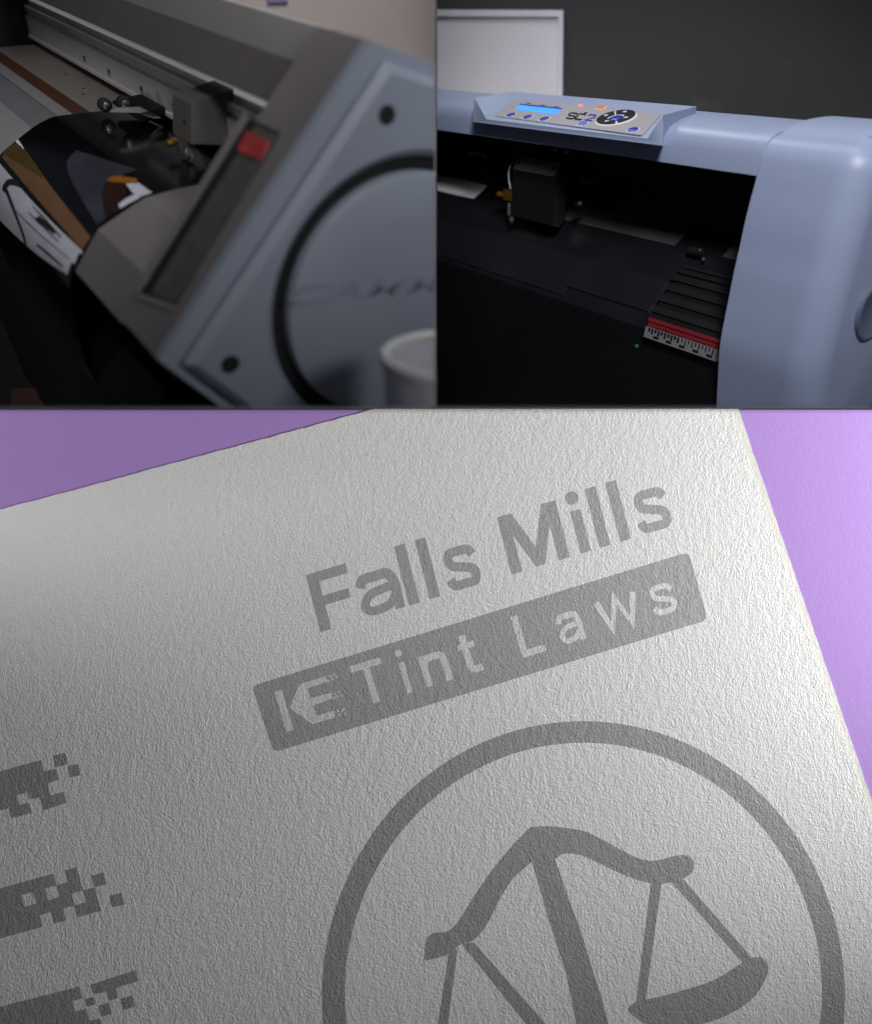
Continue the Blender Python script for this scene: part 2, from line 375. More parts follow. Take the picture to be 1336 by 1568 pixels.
bars = [[[(-60, 287), (212, 212), (225, 270), (290, 258), (302, 315), (245, 333), (258, 395), (152, 415), (140, 378), (85, 395), (98, 448), (-60, 485)],
         [(270, 190), (335, 175), (348, 235), (283, 252)], [(345, 245), (400, 232), (414, 290), (358, 304)],
         [(45, 462), (150, 430), (162, 484), (60, 512)], [(205, 407), (325, 377), (342, 432), (225, 470)]],
        [[(110+60*a+16.5*r, 905-16.5*a+60*r), (110+60*b+16.5*r, 905-16.5*b+60*r), (126.5+60*b+16.5*r, 965-16.5*b+60*r), (126.5+60*a+16.5*r, 965-16.5*a+60*r)]
         for r, a, b in ((-1, -4, 3), (-1, 4, 5), (0, -4, 0), (0, 1, 2), (0, 3, 5), (0, 6, 7), (1, -4, 4), (1, 5, 6), (2, -4, 1), (2, 2, 3), (2, 4, 6), (2, 7, 8))],
        [[(-60, 1493), (405, 1375), (425, 1435), (370, 1450), (385, 1500), (445, 1490), (460, 1547), (520, 1540), (530, 1620), (-60, 1760)],
         [(465, 1365), (695, 1290), (711, 1347), (595, 1382), (607, 1432), (560, 1446), (548, 1400), (482, 1414)],
         [(435, 1440), (480, 1427), (490, 1467), (445, 1478)], [(505, 1472), (560, 1457), (575, 1515), (520, 1530)], [(620, 1437), (680, 1420), (693, 1478), (632, 1496)]]]
for b in bars: printed('pixel_bar', [C3(p) for p in b], M['ink2'])
def circ(cx, cy, r, n=120): return [(cx+r*math.cos(2*math.pi*i/n), cy+r*math.sin(2*math.pi*i/n)) for i in range(n)]
vs, fs = shape2d([circ(0, 0, 1, 160), circ(0, 0, .9125, 160)], 0)
O = board(894, 1501, INK); R = board(1294, 1501, INK)-O; U = board(894, 1104, INK)-O
obj('ring', mesh([O+R*v.x+U*v.y for v in vs], fs), M['ink2'], paper, cut=ZC)
C2 = lambda pl: crop(480, 1080, 1.5607, pl)
def curvy(pl, k=4):
    q = smooth_line([V((x, y, 0)) for x, y in pl+[pl[0]]], k)[:-1]; return [(v.x, v.y) for v in q]
beam = curvy([(268, 572), (276, 550), (296, 542), (320, 540), (345, 518), (385, 455), (430, 390), (475, 335)], 4)[:-4]+[(520, 290)]+curvy([(560, 288), (640, 298), (700, 325), (770, 362), (815, 371), (870, 358), (898, 360), (911, 378), (905, 400), (880, 415), (840, 425), (805, 424), (760, 412), (700, 385), (640, 358), (600, 354), (575, 362)], 4)[:-4]+[(522, 374)]+curvy([(480, 410), (450, 455), (420, 515), (395, 550), (375, 565), (350, 572), (330, 590), (300, 602), (275, 592)], 4)[:-4]
printed('scale_emblem', [C2(beam), C2([(522, 372), (575, 358), (600, 430), (640, 540), (690, 700), (720, 812), (640, 812), (605, 640), (560, 500)]),
    C2([(325, 588), (345, 582), (318, 790), (294, 790)]), C2([(356, 570), (384, 566), (590, 800), (540, 800)]),
    C2([(808, 422), (833, 422), (794, 708), (772, 714)]), C2([(856, 420), (884, 414), (1052, 606), (1030, 618)]),
    C2(curvy([(752, 728), (772, 709), (850, 690), (960, 655), (1040, 606), (1074, 604), (1088, 625), (1080, 657), (1045, 705), (985, 742), (920, 763), (850, 770), (790, 758)]))],
    M['ink2'], label='grey balance scale inside the ring')

# ================================================================== LEFT BAY: blurred cutter seen from its end
CUTS[:] = [(V((-.0012, 0, 0)), V((1, 0, 0))), (V((0, 0, .0006)), V((0, 0, -1)))]
A = Rig((-460, -230), (520, 400), .68)
left = thing('vinyl_cutter', 'grey vinyl cutter seen from its round end cover, black sheet over its bed', 'cutter', (-.2, .75, .0006))
def lp(name, bm, m, parent=left, smooth=30): return obj(name, bm, m, parent, smooth)
LH = .045
T, B = A.foot(557, 60), A.foot(236, 545)
tH, bH = A.hg(T), A.hg(B)
# end housing
hp = [tH, A.hg(A.foot(800, 141)), A.hg(A.foot(800, 800)), A.hg(A.foot(580, 800)), bH]
lp('end_housing', bevel(A.prism(hp, .0005, LH), .004, 3), M['hous'])
# rim sheet at the very end + raised panel with a round opening
rim = [A.hg(A.foot(x, y)) for x, y in ((557, 60), (800, 141), (800, 800), (580, 800), (236, 545))]
rimo = lp('end_rim', bevel(A.prism(rim, -.006, 0), .005, 2), M['plate'])
cH = A.hg(A.foot(597, 446)); rD = (A.foot(426, 447)-A.foot(597, 446)).length; rG = (A.foot(402, 447)-A.foot(597, 446)).length
def end_panel(splines, L, ext, bev, name, m, parent=left, seg=2):
    vs, fs = shape2d(splines, ext, bev, seg)
    return lp(name, mesh([A.H(v.x, v.y, L)-A.ah*v.z for v in vs], fs), m, parent)
c2 = lambda c, r, n=96: [(c[0]+r*math.cos(2*math.pi*i/n), c[1]+r*math.sin(2*math.pi*i/n)) for i in range(n)]
inner = [A.hg(A.foot(x, y)) for x, y in ((574, 104), (800, 179), (800, 800), (630, 800), (283, 540))]
holes = [A.hg(A.foot(568, 167)), A.hg(A.foot(334, 540))]
end_panel([inner, c2(cH, rG+.0045)], -.0105, .0005, .0062, 'end_panel', M['plate'], left, 0)
end_panel([c2(cH, rG+.012)], -.0064, .0002, 0, 'groove', M['recess'])  # black backing, the groove's shade put into its colour
for q in holes: end_panel([c2(q, .0074, 32)], -.01495, .0002, 0, 'dark_hole_disc', M['recess'])  # flat black discs in place of holes, their shade painted
disc = lp('round_cover', lathe(A.H(*cH), -A.ah, [(rD*.99, .009), (rD, .012), (rD, .017), (rD*.985, .0205), (rD*.95, .0222), (rD*.6, .0227), (0, .0228)], 96), M['plate'])
vs, fs, x0, x1 = text2d('CAMM-1', .01, 1.0, .25)
E0 = A.H(0, 0)+(A.foot(440, 470)-A.H(0, 0)); E0, ER, EU = [A.foot(x, y, -.0231/math.sqrt(A.a2)) for x, y in ((441, 468), (728, 442), (446, 436))]; ER -= E0; EU -= E0
lp('embossed_lettering', mesh([E0+ER*((v.x-x0)/(x1-x0))+EU*(v.y/.75) for v in vs], fs), mat('embossed_grey', rgb(130, 137, 150), .5), disc)
# control strip let into the sloping front of the housing
fn = A.a.cross(T-B).normalized()
if fn.y > 0: fn = -fn
def face(x, y, off=0): return A.on(x, y, T+fn*off, fn)
dark = [face(x, y, .0004) for x, y in ((381, 181), (429, 203), (270, 467), (214, 449))]
dsk = lp('control_strip', slab(dark, fn, .0006), M['recess'])
dd = [face(x, y, .0013) for x, y in ((392, 193), (428, 208), (269, 464), (232, 449))]
lp('display', slab(dd, fn, .0006), M['disp'], dsk)
lp('warning_light', bevel(slab([face(x, y, .0022) for x, y in ((380, 203), (414, 219), (399, 247), (366, 232))], fn, .002), .0008), M['redlamp'], dsk)
for q in (((214, 449), (269, 467), (262, 477), (208, 457)),):
    lp('strip_bezel', bevel(slab([face(x, y, .0006) for x, y in q], fn, .0012), .0004), M['hous'], dsk)
lp('strip_bezel', bevel(slab([face(x, y, .0006) for x, y in ((376, 171), (382, 182), (214, 450), (205, 448))], fn, .0012), .0004), M['hous'], dsk)
# top cover beam
LF = .70
cv = [(.345, -.115), (.325, -.138), (.310, -.1722), (.36, -.178), (.37, -.15), (.358, -.118)]
top = lp('top_cover', bevel(A.prism(cv, LH+.0006, LF), .002, 2), M['hous2'])
lp('cover_front', bevel(A.prism([(.3243, -.1385), (.3095, -.172), (.3088, -.1718), (.3236, -.1382)], LH+.0012, LF-.001), .0002), mat('shaded_cover_front', rgb(100, 95, 96), .55), top)  # thin darker skin, shade on the cover's front put into its colour
# rail
rl = lp('rail', A.prism([(.335, -.2513), (.335, -.2200), (.341, -.2190), (.341, -.216), (.337, -.2145), (.337, -.2065), (.345, -.2045), (.345, -.199), (.37, -.199), (.37, -.2513)], LH+.0006, LF-.01), M['alu'])
lp('rail_lip', bevel(A.prism([(.3325, -.2535), (.3325, -.2495), (.3348, -.2480), (.3348, -.2535)], LH+.0006, LF-.01), .0004), M['alu'], rl)
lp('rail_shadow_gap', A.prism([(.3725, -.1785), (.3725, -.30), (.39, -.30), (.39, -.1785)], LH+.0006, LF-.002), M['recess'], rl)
for x, yh in ((218, 0), (268, 0), (168, 0), (130, 0)):
    for k in range(3):
        L0 = A.Lx(.335, -.236, x)+k*.0025
        lp('tick_mark', A.box(.3344, .3349, -.2445+.004*(k == 1), -.236, L0, L0+.0008), M['recess'], rl, None)
# far end
lp('far_end', bevel(A.prism([(.16, -.36), (.15, -.30), (.30, -.16), (.335, -.105), (.41, -.105), (.41, -.40)], LF-.002, LF+.06), .004), M['black'])
# bed and apron, following the sheet's own profile
Lv = .3557
prof = [(.371, -.2645), (.3235, -.2635), (.2797, -.2625), (.2398, -.2610), (.2245, -.2635), (.2082, -.2698), (.183, -.2836), (.1661, -.2942), (.149, -.310), (.142, -.325), (.139, -.345)]
def offs(p, d):
    out = []
    for i in range(len(p)):
        t = (V((*p[min(i+1, len(p)-1)], 0))-V((*p[max(i-1, 0)], 0))).normalized(); n = V((t.y, -t.x, 0)); out.append((p[i][0]+n.x*d, p[i][1]+n.y*d))
    return out
bedp = offs(prof, -.0022)
def stripf(name, i0, i1, m, lift=0., L0=LH+.0006, L1=LF-.004, th=.004, src=bedp, parent=left):
    pl = smooth_line([V((*q, 0)) for q in src[i0:i1+1]], 4); pl = [(q.x, q.y) for q in pl]
    lo = offs(pl, -th)
    up = offs(pl, lift)
    return lp(name, A.prism(up+lo[::-1], L0, L1), m, parent)
LK0 = .1312
bd = stripf('bed', 0, 2, M['bedl'])
stripf('brown_strip', 2, 3, M['brown'], -.0004, parent=bd)
bp2 = [(.2405, -.2635), (.2330, -.2645)]
lp('bed_ridge', bevel(A.prism([(.2575, -.2625), (.2400, -.2616), (.2400, -.2670), (.2575, -.2670)], LH+.0006, LF-.004), .0008), M['apron2'], bd)
stripf('apron', 3, 5, M['apron'], L0=LK0, parent=bd); stripf('lower_apron', 5, 10, M['apron2'], L0=LK0+.05, parent=bd)
for k, (hh, x) in enumerate(((.315, 100), (.30, 128), (.31, 128))):
    lp('bed_screw', lathe(A.at(hh, -.2655, x), A.g, [(.0025, 0), (.0025, .001), (.0015, .0016), (0, .0018)], 14), M['steel'], bd)
# black sheet over the bed
full = smooth_line([V((*q, 0)) for q in prof], 5); full = [(q.x, q.y) for q in full]
low = [(.1375, -.37), (.139, -.40), (.143, -.43)]
pl = full+low
sheet_o = obj('vinyl_sheet', A.prism(pl+offs(pl, .0007)[::-1], LK0, Lv), M['gloss'], None, 30)
tag(sheet_o, 'glossy black printed vinyl sheet draped over the grey cutter bed', 'vinyl sheet')
# printed patches follow the sheet's curved surface
def surf(x, y, off=.0009):
    """nearest hit of a sight line with the sheet's profile prism"""
    d = ray(x, y); best = None
    for i in range(len(pl)-1):
        P0, P1 = A.H(*pl[i]), A.H(*pl[i+1]); n = (P1-P0).cross(A.a).normalized()
        den = d.dot(n)
        if abs(den) < 1e-9: continue
        X = d*(P0.dot(n)/den); u = (X-P0).dot((P1-P0).normalized())
        Xp = X-A.ah*((X-P0).dot(A.ah)); s = (Xp-P0).dot(P1-P0)/(P1-P0).length_squared
        if X.dot(A.a) < A.c+(LK0+.0005)*A.a2 or X.dot(A.a) > A.c+(Lv-.0005)*A.a2: continue
        if -1e-4 <= s <= 1+1e-4 and (best is None or X.length < best[0].length):
            nn = n if n.dot(d) < 0 else -n; best = (X, nn)
    if best is None: return None
    return best[0]+best[1]*off
def patch(name, quad, m, nu=10, nv=24, off=.0009, label=None):
    """quad given as two pixel polylines, filled between them"""
    la, lb = (smooth_line([V((*p, 0)) for p in q], 8) for q in quad)
    def samp(l, t):
        f = t*(len(l)-1); i = min(int(f), len(l)-2); return l[i].lerp(l[i+1], f-i)
    vs, fs = [], []
    for j in range(nv+1):
        a_, b_ = samp(la, j/nv), samp(lb, j/nv)
        for i in range(nu+1):
            p = a_.lerp(b_, i/nu); vs.append(surf(p.x, p.y, off))
    for j in range(nv):
        for i in range(nu):
            k = j*(nu+1)+i; f = (k, k+1, k+nu+2, k+nu+1)
            if all(vs[q] is not None for q in f): fs.append(f)
    if not fs: print('PATCH EMPTY', name); return
    vs = [v if v is not None else V((-.3, .9, .2)) for v in vs]
    bm = mesh(vs, fs); bmesh.ops.delete(bm, geom=[v for v in bm.verts if not v.link_faces], context='VERTS')
    o = lp(name, bm, m, sheet_o)
    if o and label: o['label'] = label
patch('brown_print', [[(1, 238), (60, 308), (127, 383)], [(17, 217), (37, 228), (80, 288), (140, 364)]], M['tan'], label='flat brown band of the print')
patch('gold_print', [[(6, 236), (30, 251), (66, 274)], [(18, 217), (37, 229), (67, 271)]], M['tan2'], off=.0012)
patch('white_print', [[(19, 214), (28, 221), (36, 230)], [(25, 212), (31, 218), (38, 229)]], M['strip'], off=.0012)
patch('slate_print', [[(150, 346), (112, 280), (104, 250), (118, 232)], [(172, 330), (160, 300), (190, 270), (212, 262)]], M['slate'], off=.0011)
patch('dark_brown_print', [[(163, 336), (158, 300), (166, 276)], [(196, 318), (194, 296), (196, 280)]], M['dkbrown'], off=.0014)
patch('amber_print', [[(164, 278), (178, 272), (210, 276)], [(172, 281), (188, 282), (212, 284)]], M['gold'], off=.0017)
patch('pale_print', [[(194, 284), (205, 298), (216, 304)], [(212, 282), (226, 292), (234, 298)]], M['whites'], off=.0017)
patch('pale_print', [[(183, 316), (196, 306), (210, 300)], [(186, 322), (200, 314), (216, 306)]], M['whites'], off=.0019)
patch('white_print', [[(-6, 330), (30, 365), (70, 398), (113, 426)], [(-6, 243), (40, 297), (80, 340), (128, 386)]], M['whites'], nu=16, off=.0011)
for q in ([[(6, 285), (12, 300), (36, 360), (40, 378)], [(10, 283), (18, 302), (39, 358), (43, 376)]],
          [[(5, 290), (14, 276), (30, 278)], [(9, 297), (17, 285), (34, 289)]],
          [[(46, 328), (70, 352), (92, 373)], [(47, 327), (71, 350), (93, 372)]],
          [[(52, 318), (75, 344), (95, 366)], [(53, 317), (77, 342), (97, 365)]],
          [[(56, 336), (72, 350), (84, 360)], [(62, 332), (78, 346), (88, 358)]],
          [[(58, 376), (78, 393), (98, 410)], [(60, 374), (80, 390), (99, 408)]],
          [[(20, 318), (60, 358), (108, 398)], [(20.5, 317), (61, 357), (108.5, 397)]]):
    patch('ink_line', q, M['recess'], nu=3, off=.0016)
# clear the cut edge strip above the white area
# inner console block
LK = .1306
kp = [A.hg(A.foot(x, y, LK)) for x, y in ((115, 415), (150, 352), (193, 322), (222, 303), (270, 290))]
kp = kp+[(.30, -.2585), (.30, -.345), (.20, -.345), (.158, -.318)]
lp('inner_console', bevel(A.prism(kp, LH+.0006, LK), .0012, 2, 8), M['hous'], left, 9)
P0, P1 = A.foot(193, 322, LK), A.foot(222, 303, LK)
# carriage with tool
LC = .173
cp = [(.3013, -.2029), (.3461, -.1951), (.3402, -.2369), (.325, -.2453), (.2952, -.2396)]
car = lp('tool_carriage', bevel(A.prism(cp, LC, LC+.032), .003, 3), mat('dark_grey_carriage', rgb(96, 94, 92), .5))
lp('tool_bracket', bevel(A.prism([(.296, -.2400), (.305, -.2420), (.303, -.258), (.298, -.2585)], LC+.010, LC+.030), .0008), M['hous'], car)
lp('tool_holder', lathe(A.at(.299, -.2535, 290), -A.g, [(.003, -.006), (.004, -.003), (.004, .003), (.0022, .005), (.001, .009)], 18), M['steel'], car)
lp('tool_knob', lathe(A.at(.292, -.2490, 262), -A.h, [(.0030, -.008), (.0034, -.004), (.0042, -.002), (.0042, .003), (.003, .0045), (0, .005)], 18), M['brass'], car)
lp('carriage_screw', lathe(A.at(.2990, -.222, 285)-A.h*.0012, -A.h, [(.002, 0), (.002, .0012), (0, .0014)], 12), M['recess'], car)
# pinch roller unit
LR = .338
rol = lp('roller_arm', bevel(A.prism([(.297, -.2490), (.300, -.2465), (.333, -.244), (.333, -.252), (.302, -.2545)], LR-.05, LR+.002), .0012), M['black'])
for x, y in ((161, 161), (190, 158)):
    c = A.foot(x, y, LR if x < 170 else LR-.028); h_, g_ = A.hg(c)
    w = lp('pinch_wheel', lathe(c, -A.ah, [(.006, -.006), (.0078, -.005), (.0078, .002), (.006, .004)], 24), M['tyre'], rol)
    lp('wheel_hub', lathe(c-A.ah*.0042, -A.ah, [(.0042, 0), (.0042, .0012), (.0024, .0016), (.0012, .003), (0, .003)], 18), M['steel'], w)
lp('roller_lever', bevel(slab([A.foot(x, y, LR-.05) for x, y in ((169, 172), (180, 166), (216, 165), (247, 181), (236, 182), (210, 173))], A.ah, .004), .0008), M['bedl'], rol)
lp('roller_spring', tube([A.foot(x, y, LR-.055) for x, y in ((228, 186), (242, 193), (256, 197), (272, 206))], .0012), M['steel'], rol)
lp('roller_spring', tube([A.foot(x, y, LR-.055) for x, y in ((258, 214), (266, 219), (274, 226))], .0010), M['steel'], rol)
# black stand below
lp('lower_body', bevel(A.prism([(.172, -.385), (.1445, -.42), (.150, -.70), (.40, -.70), (.40, -.385)], LH+.003, LF-.02), .003), M['blackr'])
lp('cutter_skirt', A.prism([(.175, -.345), (.185, -.3845), (.39, -.3845), (.39, -.345)], LH+.002, LF-.02), M['blackr'])
# things behind the stand at lower left
floor_slab = thing('lit_floor_gap', 'pale grey slab with a dark band standing in for lit floor, glimpsed left of the black lower body', 'foot', (-.62, 1.36, .0006))  # slab added in place of lit floor seen between the black bodies
def px(x, y, d): return ray(x, y)*d
obj('floor_slab', bevel(slab([px(108, 515, 1.40), px(160, 515, 1.40), px(200, 630, 1.40), px(124, 630, 1.40)], (0, 1, 0), .03), .004), M['floorg'], floor_slab, 30)
obj('band', bevel(slab([px(111, 585, 1.392), px(170, 580, 1.392), px(176, 600, 1.392), px(118, 604, 1.392)], (0, 1, 0), .008), .002), M['black'], floor_slab, 30)
cab = thing('dark_cabinet', 'nearly black low cabinet in the lower left corner below the draped sheet', 'cabinet', (-.75, 1.25, .0006))
obj('cabinet_body', bevel(slab([px(-160, 440, 1.36), px(113, 440, 1.36), px(113, 627, 1.36), px(-160, 627, 1.36)], (0, 1, 0), .10), .004), M['black'], cab, 30)
obj('cabinet_top', bevel(slab([px(-164, 431, 1.355), px(112, 431, 1.355), px(112, 441, 1.355), px(-164, 441, 1.355)], (0, 1, 0), .10), .002), M['blackr'], cab, 30)
tag(obj('cardboard_box', bevel(slab([px(18, 596, 1.30), px(95, 590, 1.30), px(97, 628, 1.30), px(16, 628, 1.30)], (0, 1, 0), .04), .003), M['rusty'], None, 30),
    'dim rust brown box in the bottom left corner in front of the dark cabinet', 'box')
tag(obj('wall_sticker', slab([px(408, -14, 1.576), px(437, -14, 1.576), px(441, 4, 1.576), px(412, 5, 1.576)], (0, 1, 0), .003), mat('violet_sticker', rgb(150, 130, 190), .5), None),
    'small violet sticker on the beige wall above the top cover', 'sticker')
# cup
cax = V((0, -math.sin(math.radians(25)), math.cos(math.radians(25)))); cc = px(680, 545, .575); rr = (px(680, 545, .575)-px(582, 545, .575)).length
cup = thing('plastic_cup', 'clear plastic cup with thick pale rim before the round end cover', 'cup', (-.02, .59, .0006))
obj('cup_body', lathe(cc, -cax, [(rr*.955, .0), (rr*.93, .02), (rr*.86, .09), (rr*.83, .09), (rr*.90, .02), (rr*.925, .0), (rr*.955, .0)], 64, False), M['cup'], cup, 40)
obj('cup_rim', lathe(cc, cax, [(rr*.86, -.001), (rr*.94, -.0055), (rr, -.002), (rr, .0015), (rr*.97, .0035), (rr*.87, .003), (rr*.86, -.001)], 64, False), M['cuprim'], cup, 40)

# ================================================================== RIGHT BAY: pale blue plotter
CUTS[:] = [(V((.0012, 0, 0)), V((-1, 0, 0))), (V((0, 0, .0006)), V((0, 0, -1)))]
Q = Rig((-377, 48), (1160, 269), .88)
right = thing('cutting_plotter', 'pale blue cutting plotter with lit control panel in front of dark wall', 'plotter', (.35, 1.05, .0006))
def rp(name, bm, m, parent=right, smooth=30): return obj(name, bm, m, parent, smooth)
LE = .62
cov = [(.8062, -.1377), (.8090, -.1180), (.8125, -.1075), (.8180, -.1010), (.8279, -.0970), (.85, -.0930), (.889, -.0885), (.915, -.090), (.915, -.1377)]
rp('cover', bevel(Q.prism(cov, .0005, LE), .0012, 2, 40), M['shell'])
rp('cover_seam', Q.prism([(.8075, -.1383), (.8105, -.1379), (.90, -.1379), (.90, -.1395), (.8075, -.1395)], .0005, LE), M['black'])
# control console
def X(h, g, x): return Q.at(h*.99, g*.99, x)
pf, pk = (.7975, -.1088), (.862, -.0898); pf2, pk2 = (pf[0]*.99, pf[1]*.99), (pk[0]*.99, pk[1]*.99)
v = [X(.793, -.1178, 724), X(.793, -.1178, 1016), X(.791, -.1119, 992), X(.791, -.1119, 745),
     X(.806, -.0870, 727), X(.806, -.0870, 1016), X(.889, -.0825, 786), X(.889, -.0825, 1067),
     X(*pf, 754), X(*pf, 988), X(*pk, 1018), X(*pk, 789)]
w_ = [Q.at(.8120, -.1180, 725), Q.at(.8120, -.1180, 1017), Q.at(.880, -.0905, 786), Q.at(.880, -.0905, 1066)]
vv = v+w_
con = mesh(vv, [(0, 1, 2, 3), (0, 3, 4), (1, 5, 2), (3, 2, 9, 8), (3, 8, 11), (3, 11, 6), (3, 6, 4), (2, 5, 7), (2, 7, 10), (2, 10, 9), (11, 10, 7, 6), (8, 9, 10, 11),
               (0, 4, 6, 14, 12), (1, 13, 15, 7, 5), (0, 12, 13, 1), (6, 7, 15, 14), (12, 14, 15, 13)])
bevel(con, .0022, 3, 12)
console = rp('control_console', con, M['shell'], right, 50)
PP = Q.H(*pf2); pn = (Q.H(*pk2)-Q.H(*pf2)).cross(Q.a).normalized()
if pn.z < 0: pn = -pn
def pan(x, y, off=.0): return Q.on(x, y, PP+pn*off, pn)
pu = Q.ah; pvv = pn.cross(pu).normalized()
if pvv.dot(Q.h) < 0: pvv = -pvv
rp('panel_face', slab([pan(x, y, .0003) for x, y in rounded([(758, 178.5), (791, 153), (1014, 175.5), (984, 208.5)], 4)], pn, .0008), M['silver'], console)
pz = .0012
rp('display', slab([pan(x, y, pz) for x, y in ((795.5, 160), (860, 167), (852, 176), (789.5, 168))], pn, .0004), M['lcd'], console)
rp('display_edge', slab([pan(x, y, pz+.0005) for x, y in ((796.5, 159.2), (861, 166.2), (860, 167.6), (795.3, 160.8))], pn, .0004), M['blue'], console)
def pdisc(name, x, y, r, m, h=.0012, off=pz, n=24, par=console):
    return rp(name, lathe(pan(x, y, off), pn, [(r, 0), (r, h*.6), (r*.85, h), (0, h)], n), m, par)
RB = .0062
for x, y, m in ((783, 176.5, 'blue'), (808.4, 179.7, 'blue'), (834.2, 182.6, 'blue'), (893, 189.6, 'blue2'), (970, 199, 'blue'), (920.8, 165.5, 'orange')):
    ring = pdisc('button_ring', x, y, RB*1.22, M['whitep'], .0003, pz-.0002)
    bt = pdisc('button', x, y, RB, M[m], .0012)
    u0 = pan(x, y, pz+.0013); rp('button_mark', slab([u0-pu*.003-pvv*.0005, u0+pu*.003-pvv*.0005, u0+pu*.003+pvv*.0005, u0-pu*.003+pvv*.0005], pn, .0002), M['blue2'] if m != 'orange' else M['brass'], bt, None)
pdisc('led', 889.4, 162, .0030, M['led'], .001)
for x, y in ((810, 158.5), (832, 161.5), (853, 163.8)): 
    u0 = pan(x, y, pz); rp('panel_mark', slab([u0-pu*.004-pvv*.001, u0+pu*.004-pvv*.001, u0+pu*.004+pvv*.001, u0-pu*.004+pvv*.001], pn, .0003), M['dial'], console, None)
# direction pad
dc = pan(943.9, 182); RD = .0235
pdisc('pad_ring', 943.9, 182, RD*1.07, M['whitep'], .0004, pz-.0002, 48)
def pt(r, t, off): return dc+pn*off+(pu*math.cos(t)+pvv*math.sin(t))*r
for k in range(4):
    t0 = math.radians(45+90*k+4); t1 = math.radians(135+90*k-4); n = 10
    arc = [pt(RD, t0+(t1-t0)*i/n, pz+.0004) for i in range(n+1)]+[pt(RD*.44, t1+(t0-t1)*i/n, pz+.0004) for i in range(n+1)]
    key = rp('arrow_key', slab(arc, pn, .0012), M['dial'], console, None)
    tm = (t0+t1)/2; d1 = (pu*math.cos(tm)+pvv*math.sin(tm)); d2 = d1.cross(pn); c0 = dc+pn*(pz+.0017)+d1*RD*.70
    rp('arrow', slab([c0+d1*.0036, c0-d1*.002+d2*.0032, c0-d1*.002-d2*.0032], pn, .0002), M['whitep'], key, None)
pdisc('pad_centre', 943.9, 182, RD*.38, M['blue'], .0016, pz+.0003, 32)
# product mark on the panel
def pstroke(pl, org, right, up, w, m):
    bm = mesh([pan(org[0]+right[0]*x+up[0]*y, org[1]+right[1]*x+up[1]*y, pz+.0002) for x, y in ribbon(pl, w)], [tuple(range(2*len(pl)))])
    rp('panel_lettering', bm, m, console, None)
pstroke([(1, .85), (.85, 1), (.15, 1), (0, .85), (0, .62), (.15, .5), (.85, .5), (1, .38), (1, .15), (.85, 0), (.15, 0), (0, .15)], (867.5, 181), (10.5, 1.4), (7, -8.2), .26, M['dial'])
pstroke([(1, .82), (.85, 1), (.15, 1), (0, .85), (0, .15), (.15, 0), (.85, 0), (1, .18)], (880.5, 182.5), (10, 1.3), (7, -8.2), .26, M['dial'])
pstroke([(0, .8), (.15, 1), (.85, 1), (1, .85), (1, .62), (.05, .05), (1, .05)], (895.5, 184.2), (11, 1.4), (7, -8.6), .22, M['blue'])
pstroke([(0, .5), (1, .5)], (894, 173.8), (5, .6), (2, -2), .9, M['dial'])
u0 = pan(880, 181.5, pz); rp('panel_mark', slab([u0-pu*.012-pvv*.0004, u0+pu*.012-pvv*.0004, u0+pu*.012+pvv*.0004, u0-pu*.012+pvv*.0004], pn, .0002), M['dial'], console, None)
rp('cover_screw', lathe(Q.at(.8075, -.128, 877)-Q.h*.0004, -Q.h, [(.0012, 0), (.0012, .0006), (0, .0006)], 12), M['dial'])
# end cap: rounded shell, profile follows the curved front edge
fr = [Q.hg(Q.foot(x, y)) for x, y in ((1100, 662), (1098, 625), (1100, 580), (1103, 530), (1110, 490), (1117, 455), (1125, 415), (1133, 380), (1140, 347), (1147, 318), (1155, 288), (1163, 258), (1171, 233), (1182, 214), (1198, 204))]
fr = [(.87, -.452), (.82, -.444)]+fr+[(.86, -.0885), (.889, -.0850), (.93, -.0850), (.965, -.091), (.99, -.112), (1.0, -.15), (1.005, -.30), (.99, -.36)]
frs = [(q.x, q.y) for q in smooth_line([V((*q, 0)) for q in fr], 5)]
cen = V((.90, -.26, 0))
def inset(p, d):
    n = len(p); out = []
    for i in range(n):
        t = (V((*p[(i+1) % n], 0))-V((*p[i-1], 0))).normalized(); nn = V((-t.y, t.x, 0))
        if nn.dot(cen-V((*p[i], 0))) < 0: nn = -nn
        out.append((p[i][0]+nn.x*d, p[i][1]+nn.y*d))
    return out
al = math.sqrt(Q.a2); wd, rc = .115, .036
rings = [[Q.H(*q, 0) for q in inset(frs, .003)], [Q.H(*q, 0) for q in frs]]
for k in range(13):
    t = math.pi/2*k/12
    rings.append([Q.H(*q, -(wd-rc+rc*math.sin(t))/al) for q in inset(frs, rc*(1-math.cos(t))*.9)])
last = inset(frs, rc*.9)
for s, dl in ((.75, .002), (.45, .004), (.15, .005)):
    rings.append([Q.H(cen.x+(q[0]-cen.x)*s, cen.y+(q[1]-cen.y)*s, -(wd+dl)/al) for q in last])
cap = rp('end_cap', loft(rings), M['shell'], right, 40)
for k, t in enumerate((.25, .55, .85, 1.15)):
    row = [Q.H(*q, -(wd-rc+rc*math.sin(t))/al) for q in inset(frs, rc*(1-math.cos(t))*.9-.0003)]
    i0 = min(range(len(frs)), key=lambda i: (frs[i][0]-.845)**2+(frs[i][1]+.092)**2); i1 = min(range(len(frs)), key=lambda i: (frs[i][0]-.955)**2+(frs[i][1]+.089)**2)
    rp('cap_rib', tube(row[i0:i1+1], .0012, 8), M['shell'], cap)
cq = Q.foot(1338, 478, -(wd+.0045)/al)
rp('cap_recess', lathe(cq, -Q.ah, [(.030, -.006), (.030, .0012), (.027, .0016), (.025, .0005), (0, .0002)], 48), mat('dull_blue_recess', rgb(96, 106, 126), .6), cap)
